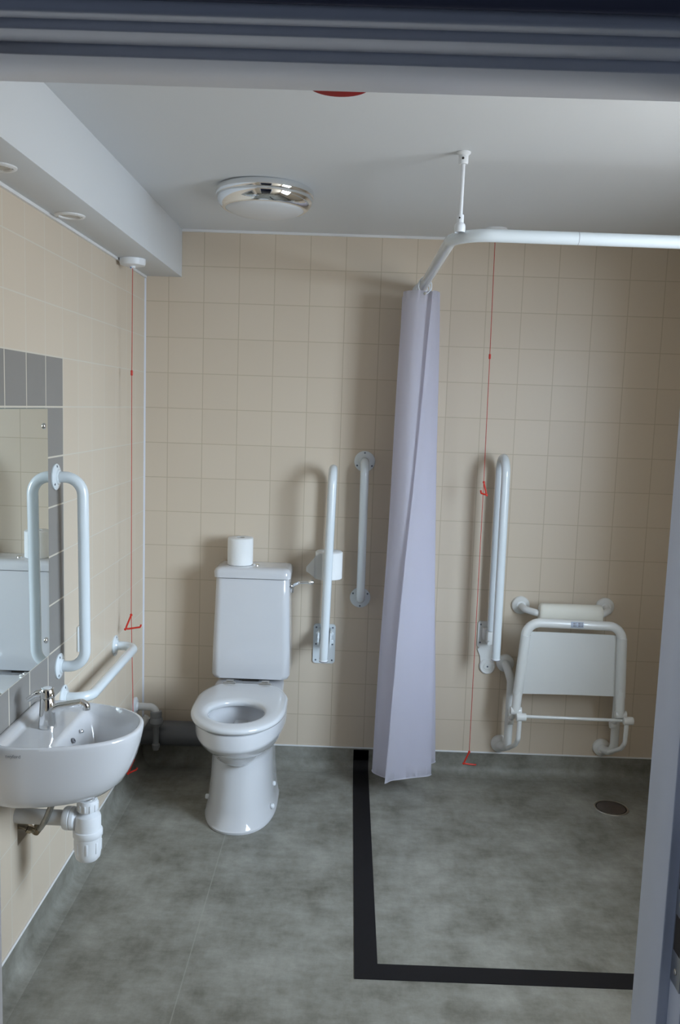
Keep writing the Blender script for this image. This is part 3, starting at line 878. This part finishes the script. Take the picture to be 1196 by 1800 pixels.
# ------------------------------------------------------------------ ceiling fittings
LXc, LYc = .588, -.735
cl = thing('ceiling_light', 'round chrome ceiling light with frosted dome', 'ceiling light', (LXc, LYc, ZC))
K = .86
obj('chrome_body', lathe([(r, h * K) for r, h in ((.148, .0003), (.160, .001), (.1665, .008), (.168, .020), (.1675, .034), (.165, .036), (.1655, .040), (.163, .054), (.155, .068), (.146, .078), (.138, .083), (.134, .082), (.134, .07))], (LXc, LYc, ZC), (0, 0, -1), 72, cap0=True), CHROME, cl, 60)
obj('diffuser', lathe([(r, h * K) for r, h in ((.1345, .072), (.134, .081), (.120, .091), (.095, .100), (.065, .107), (.03, .111), (0, .112))], (LXc, LYc, ZC), (0, 0, -1), 64), DIFF, cl, 60)
def spotlight(x, y, label):
    t = thing('downlight', label, 'downlight', (x, y, 2.187), 'recessed downlights in the soffit')
    obj('bezel', lathe([(.044, .0003), (.044, .003), (.041, .0055), (.032, .006), (.030, .003), (.0295, .0005)], (x, y, 2.187), (0, 0, -1), 40), TRIMW, t)
    obj('lamp_lens', lathe([(.0297, .0004), (.0297, .0018), (.018, .0030), (0, .0034)], (x, y, 2.187), (0, 0, -1), 32, cap0=True), LENS, t)
    for sx in (-1, 1):
        obj('bezel_clip', lathe([(.0025, 0), (.0025, .0015), (0, .002)], (x + .036 * sx, y, 2.1812), (0, 0, -1), 10, cap0=True), STEEL, t)
spotlight(.062, -1.183, 'recessed downlight in the white soffit, nearer the pull cord')
spotlight(.060, -1.697, 'recessed downlight in the white soffit at the left picture edge')
bc = thing('alarm_beacon', 'red alarm sounder on the ceiling just behind the door head', 'alarm', (.857, -1.797, ZC))
obj('beacon_base', lathe([(.066, .0003), (.066, .010), (0, .010)], (.857, -1.797, ZC), (0, 0, -1), 36, cap0=True), PLASTW, bc)
obj('beacon_lens', lathe([(.075, .010), (.075, .026), (.070, .034), (.05, .038), (0, .039)], (.857, -1.797, ZC), (0, 0, -1), 40, cap0=True), BEACON, bc)

# ------------------------------------------------------------------ basin
BY = -1.497
basin = thing('wash_basin', 'small white wall-hung basin with tap deck on the left', 'wash basin', (0, BY, .53))
NB = 96
def bout(sx, sy, z, inset=0.0):
    """D-shaped outline, wall at x=0"""
    out = []
    P = .358 * sx - inset; Wd = .188 * sy - inset
    for k in range(NB):
        t = k / (NB - 1)
        a = -pi / 2 + pi * t
        # start at the wall, short flank, rounded nose
        ca, sa = cos(a), sin(a)
        x = P * (max(0, ca) ** .80)
        y = Wd * (abs(sa) ** .86) * (1 if sa > 0 else -1)
        # slight taper where it meets the wall
        y *= 1 - .10 * (1 - min(1, x / .10)) ** 2
        out.append(Vector((max(x, inset + .001), BY + y, z)))
    return out
RZB = .757
Lb = [bout(.55, .66, .573), bout(.68, .78, .575), bout(.79, .875, .586), bout(.865, .93, .608), bout(.915, .962, .638), bout(.952, .980, .670), bout(.982, .992, .708), bout(.997, 1.0, .735), bout(1.0, 1.0, .748), bout(.997, .997, .7545), bout(1.0, 1.0, RZB, .006), bout(1.0, 1.0, RZB, .010)]
inner0 = bout(1.0, 1.0, RZB - .002, .016)
c0 = Vector((.215, BY, 0))
def hgt(p, s):
    """deck and bowl height under point p; s: 1 at the inner rim, 0 at the middle"""
    def sm(a, b, v):
        v = min(1, max(0, (v - a) / (b - a))); return v * v * (3 - 2 * v)
    edge = 1 - s
    deck = RZB - .002 - .014 * sm(0, .10, edge)
    bx = sm(.150, .205, p.x)
    be = sm(.0, .55, edge)
    return deck - .118 * bx * (be ** .8) - .010 * bx
for j in range(0, 30):
    s = 1 - j / 30
    loop = []
    for p in inner0:
        q = Vector((c0.x + (p.x - c0.x) * s, c0.y + (p.y - c0.y) * s, 0))
        q.z = hgt(q, s)
        loop.append(q)
    Lb.append(loop)
obj('basin_bowl', loft(Lb, True, True), CERAMIC, basin, 60)
bx0, bz0 = .176, .700
obj('overflow_hole', lathe([(.0075, 0), (.0075, .004), (.0045, .005), (.004, .001), (0, .001)], (bx0 - .006, BY - .012, .712), (.8, 0, .5), 18), GREY, basin)
obj('chain_stay', lathe([(.0055, 0), (.0055, .004), (.003, .006), (0, .006)], (bx0 - .004, BY + .055, .713), (.8, 0, .5), 16), CHROME, basin)
obj('plug_waste', lathe([(.024, -.002), (.024, .003), (.018, .005), (.012, .002), (0, .002)], (.235, BY, .618), (0, 0, 1), 24), CHROME, basin)
# faint maker's mark on the near flank
fc = bpy.data.curves.new('mark', 'FONT'); fc.body = 'twyford'; fc.size = .0125; fc.extrude = .0002
fo = bpy.data.objects.new('mark_text', fc); COL.objects.link(fo)
dg = bpy.context.evaluated_depsgraph_get()
me = bpy.data.meshes.new_from_object(fo.evaluated_get(dg))
bpy.data.objects.remove(fo)
bmt = bmesh.new(); bmt.from_mesh(me); bpy.data.meshes.remove(me)
for v in bmt.verts: v.co = Vector((.052 + v.co.x * 1.0, BY - .1865 - .0014 * (v.co.x / .05) - v.co.z, .7325 + v.co.y))
obj('maker_mark', bmt, GREY, basin, label='small grey printed mark')

# tap
TXp, TYp, TZ = .092, -1.487, .742
tap = thing('basin_tap', 'chrome lever tap on the deck of the white basin', 'tap', (TXp, TYp, TZ))
obj('tap_body', lathe([(.0252, 0), (.0252, .004), (.0240, .012), (.0225, .035), (.0208, .060), (.0195, .082), (.0180, .084)], (TXp, TYp, TZ), (0, 0, 1), 32, cap0=True, cap1=True), CHROME, tap)
hd = lathe([(.017, .084), (.0205, .086), (.0210, .096), (.0190, .108), (.0165, .111), (.013, .1115), (0, .1115)], (TXp, TYp, TZ), (0, 0, 1), 32, cap0=True)
obj('tap_head', hd, CHROME, tap)
obj('tap_disc', lathe([(.0125, .1116), (.0125, .1122), (0, .1124)], (TXp, TYp, TZ), (0, 0, 1), 24), PLASTW, tap)
obj('tap_lever', tube(fillet([(TXp - .008, TYp - .002, TZ + .098), (TXp - .030, TYp - .006, TZ + .094), (TXp - .052, TYp - .010, TZ + .078)], .02, 6), [.0105, .0105, .010, .010, .0095, .009, .0085, .008, .007][:9], 12), CHROME, tap)
spt = tube(fillet([(TXp + .010, TYp - .004, TZ + .048), (TXp + .030, TYp - .002, TZ + .060), (TXp + .095, TYp, TZ + .073), (TXp + .108, TYp, TZ + .066), (TXp + .109, TYp, TZ + .056)], [0, .02, .012, .008, 0], 6), .0105, 16)
obj('spout', spt, CHROME, tap)
obj('spray_nozzle', lathe([(.0105, 0), (.0105, .008), (.008, .009), (0, .009)], (TXp + .109, TYp, TZ + .061), (0, 0, -1), 18, cap0=True), CHROME, tap)

# bottle trap with waste pipe
TRX, TRY = .207, BY
trap = thing('bottle_trap', 'white bottle trap and waste pipe hanging under the basin', 'bottle trap', (TRX, TRY, .36))
obj('waste_tail', lathe([(.019, .500), (.019, .5725)], (TRX, TRY, 0), (0, 0, 1), 24), CHROME, trap, label='chrome waste tail')
nut = lathe([(.0205, .505), (.0275, .507), (.029, .512), (.029, .530), (.0265, .538), (.020, .539)], (TRX, TRY, 0), (0, 0, 1), 24)
for k in range(12):
    a = 2 * pi * k / 12
    b = box(.0275, .0305, -.0025, .0025, .509, .529, .001)
    bmesh.ops.rotate(b, verts=b.verts, cent=(0, 0, 0), matrix=Matrix.Rotation(a, 3, 'Z'))
    bmesh.ops.translate(b, verts=b.verts, vec=(TRX, TRY, 0)); merge(nut, b)
obj('top_nut', nut, PLASTW, trap)
obj('trap_body', lathe([(.019, .512), (.019, .502), (.024, .499), (.034, .494), (.0365, .486), (.0365, .452), (.040, .450), (.041, .446), (.041, .434), (.038, .430)], (TRX, TRY, 0), (0, 0, 1), 32), PLASTW, trap)
cup = lathe([(.038, .444), (.0385, .430), (.0375, .422), (.0365, .385), (.034, .370), (.028, .3625), (0, .361)], (TRX, TRY, 0), (0, 0, 1), 32)
for k in range(8):
    a = 2 * pi * k / 8 + .2
    b = box(.0362, .0385, -.003, .003, .388, .420, .001)
    bmesh.ops.rotate(b, verts=b.verts, cent=(0, 0, 0), matrix=Matrix.Rotation(a, 3, 'Z'))
    bmesh.ops.translate(b, verts=b.verts, vec=(TRX, TRY, 0)); merge(cup, b)
obj('trap_cup', cup, PLASTW, trap)
pd = Vector((-1, .055, -.018)).normalized()
p0 = Vector((TRX - .03, TRY, .480))
obj('outlet_nut', lathe([(.020, -.006), (.026, .0), (.0315, .004), (.033, .010), (.033, .014), (.031, .016), (.033, .018), (.033, .030), (.030, .036), (.021, .036)], p0, pd, 28), PLASTW, trap)
obj('waste_pipe', tube([p0 + pd * .01, p0 + pd * .205], .0215, 24), PIPEW, trap)
# supply valve and hose
vx = thing('supply_valve', 'nickel service valve and braided hose in the wall hole under basin', 'valve', (.03, -1.44, .40))
vb = tube([(-.05, -1.455, .432), (.006, -1.447, .425), (.030, -1.430, .404)], .010, 14)
lathe([(.0, -.016), (.013, -.015), (.014, 0), (.013, .015), (0, .016)], (.036, -1.420, .405), (.2, .8, .3), 16, bm=vb)
lathe([(.012, -.004), (.013, .003), (.012, .010), (0, .010)], (.018, -1.444, .416), (1, .4, -.5), 6, bm=vb)
obj('valve_body', vb, BRASS, vx)
obj('hose_nut', lathe([(.0, -.008), (.0105, -.008), (.011, .006), (.008, .010), (0, .010)], (.044, -1.410, .413), (.2, -.75, .2), 8), CHROME, vx)
obj('hose', tube(fillet([(.044, -1.404, .414), (.060, -1.468, .430), (.097, -1.527, .484), (.117, -1.524, .535), (.116, -1.512, .5725)], .03, 8), .0085, 12), BRAID, vx)

# ------------------------------------------------------------------ mirror
MY1 = -8 * TP - .003; MY0 = -13 * TP; MZ0, MZ1 = .866, 1.621
mr = thing('mirror', 'frameless wall mirror set in a border of grey tiles', 'mirror', (0, (MY0 + MY1) / 2, MZ0))
obj('mirror_backing', box(.0004, .0052, MY0, MY1, MZ0, MZ1), MEDGE, mr)
obj('mirror_glass', box(.0052, .0064, MY0 + .0015, MY1 - .0015, MZ0 + .0015, MZ1 - .0015), MIRROR, mr)
for y, z in ((MY1 - .032, MZ1 - .052), (MY1 - .030, MZ0 + .055), (MY0 + .032, MZ1 - .052), (MY0 + .032, MZ0 + .055)):
    obj('mirror_screw', lathe([(.0092, 0), (.0092, .002), (.0075, .0045), (.004, .0058), (0, .0062)], (.0064, y, z), (1, 0, 0), 20, cap0=True), CHROME, mr, label='domed chrome mirror screw')

# small white wall plate behind the upright rail
wp = thing('wall_box', 'small pale switch plate low on the left wall behind the upright rail', 'wall plate', (0, -.905, .79))
obj('plate', box(.0003, .009, -.945, -.865, .793, .882, .004), RAILW, wp)
obj('plate_insert', box(.009, .0115, -.930, -.880, .815, .862, .001), PLASTW, wp)
screw((.009, -.938, .838), (1, 0, 0), wp, .003)

# ------------------------------------------------------------------ soil pipe and overflow
sp = thing('soil_pipe', 'dark grey soil pipe along the skirting behind the toilet', 'pipe', (.25, -.075, .11))
spb = tube([(.005, -.075, .170), (.46, -.075, .170)], .055, 32)
lathe([(.056, 0), (.062, .004), (.062, .04), (.056, .046)], (.30, -.075, .170), (1, 0, 0), 32, bm=spb)
obj('pipe_run', spb, SOILG, sp, 50)
obj('pan_collar', lathe([(.056, 0), (.066, .004), (.066, .05), (.058, .06)], (.37, -.075, .170), (1, 0, 0), 32), SOILG, sp)
op = thing('overflow_pipe', 'white overflow pipe with grey tundish beside the soil pipe', 'pipe', (.09, -.15, .13))
OY = -.150
obj('overflow_elbow', tube(fillet([(.004, OY, .317), (.093, OY, .316), (.096, OY, .280)], .028, 10), .0165, 18), PIPEW, op)
obj('overflow_flange', lathe([(.042, .0003), (.042, .006), (.036, .010), (.022, .012), (.0175, .02)], (0, OY, .315), (1, 0, 0), 28, cap0=True), PLASTW, op)
obj('tundish', lathe([(.016, .300), (.024, .298), (.026, .288), (.024, .270), (.030, .262), (.032, .248), (.024, .235), (.0135, .222), (.0125, .150), (.017, .146), (.017, .132), (.014, .128), (.012, .120), (0, .120)], (.096, OY, 0), (0, 0, 1), 24), TUNG, op)
obj('overflow_branch', tube(fillet([(.006, OY - .02, .205), (.030, OY - .015, .225), (.060, OY - .01, .275)], .03, 8), .015, 16), PIPEW, op)

# ------------------------------------------------------------------ floor drain
dr = thing('floor_drain', 'round steel floor drain in the shower floor', 'drain', (2.074, -.300, 0))
obj('drain_rim', lathe([(.073, .0003), (.072, .0025), (.067, .0035), (.064, .002), (.064, .0004)], (2.074, -.300, 0), (0, 0, 1), 48), STEEL, dr)
obj('drain_gap', lathe([(.0645, .0008), (.058, .0008)], (2.074, -.300, 0), (0, 0, 1), 48), DARK, dr)
obj('drain_cover', lathe([(.0595, .0005), (.059, .0022), (.055, .0028), (0, .0030)], (2.074, -.300, 0), (0, 0, 1), 48), mat('drain_plate', (.20, .17, .16), .3, metal=.8, vary=.15, scale=60), dr)

# ------------------------------------------------------------------ strike plate in the right jamb
kx = LX1
kp = thing('strike_plate', 'metal strike plate with dark latch holes in the right door jamb', 'strike plate', (kx, -2.772, .955))
obj('strike_face', box(kx - .0015, kx - .0002, S2 + .004, S1 - .004, .945, 1.155, .0004), mat('strike_metal', (.45, .46, .48), .3, metal=.9, vary=.08), kp)
obj('latch_hole', box(kx - .0018, kx - .0014, S2 + .010, S1 - .010, 1.070, 1.125), DARK, kp)
obj('latch_hole', box(kx - .0018, kx - .0014, S2 + .010, S1 - .008, .988, 1.035), DARK, kp)
screw((kx - .0015, (S1 + S2) / 2, 1.053), (-1, 0, 0), kp, .004, STEEL)
screw((kx - .0015, (S1 + S2) / 2, .964), (-1, 0, 0), kp, .004, STEEL)
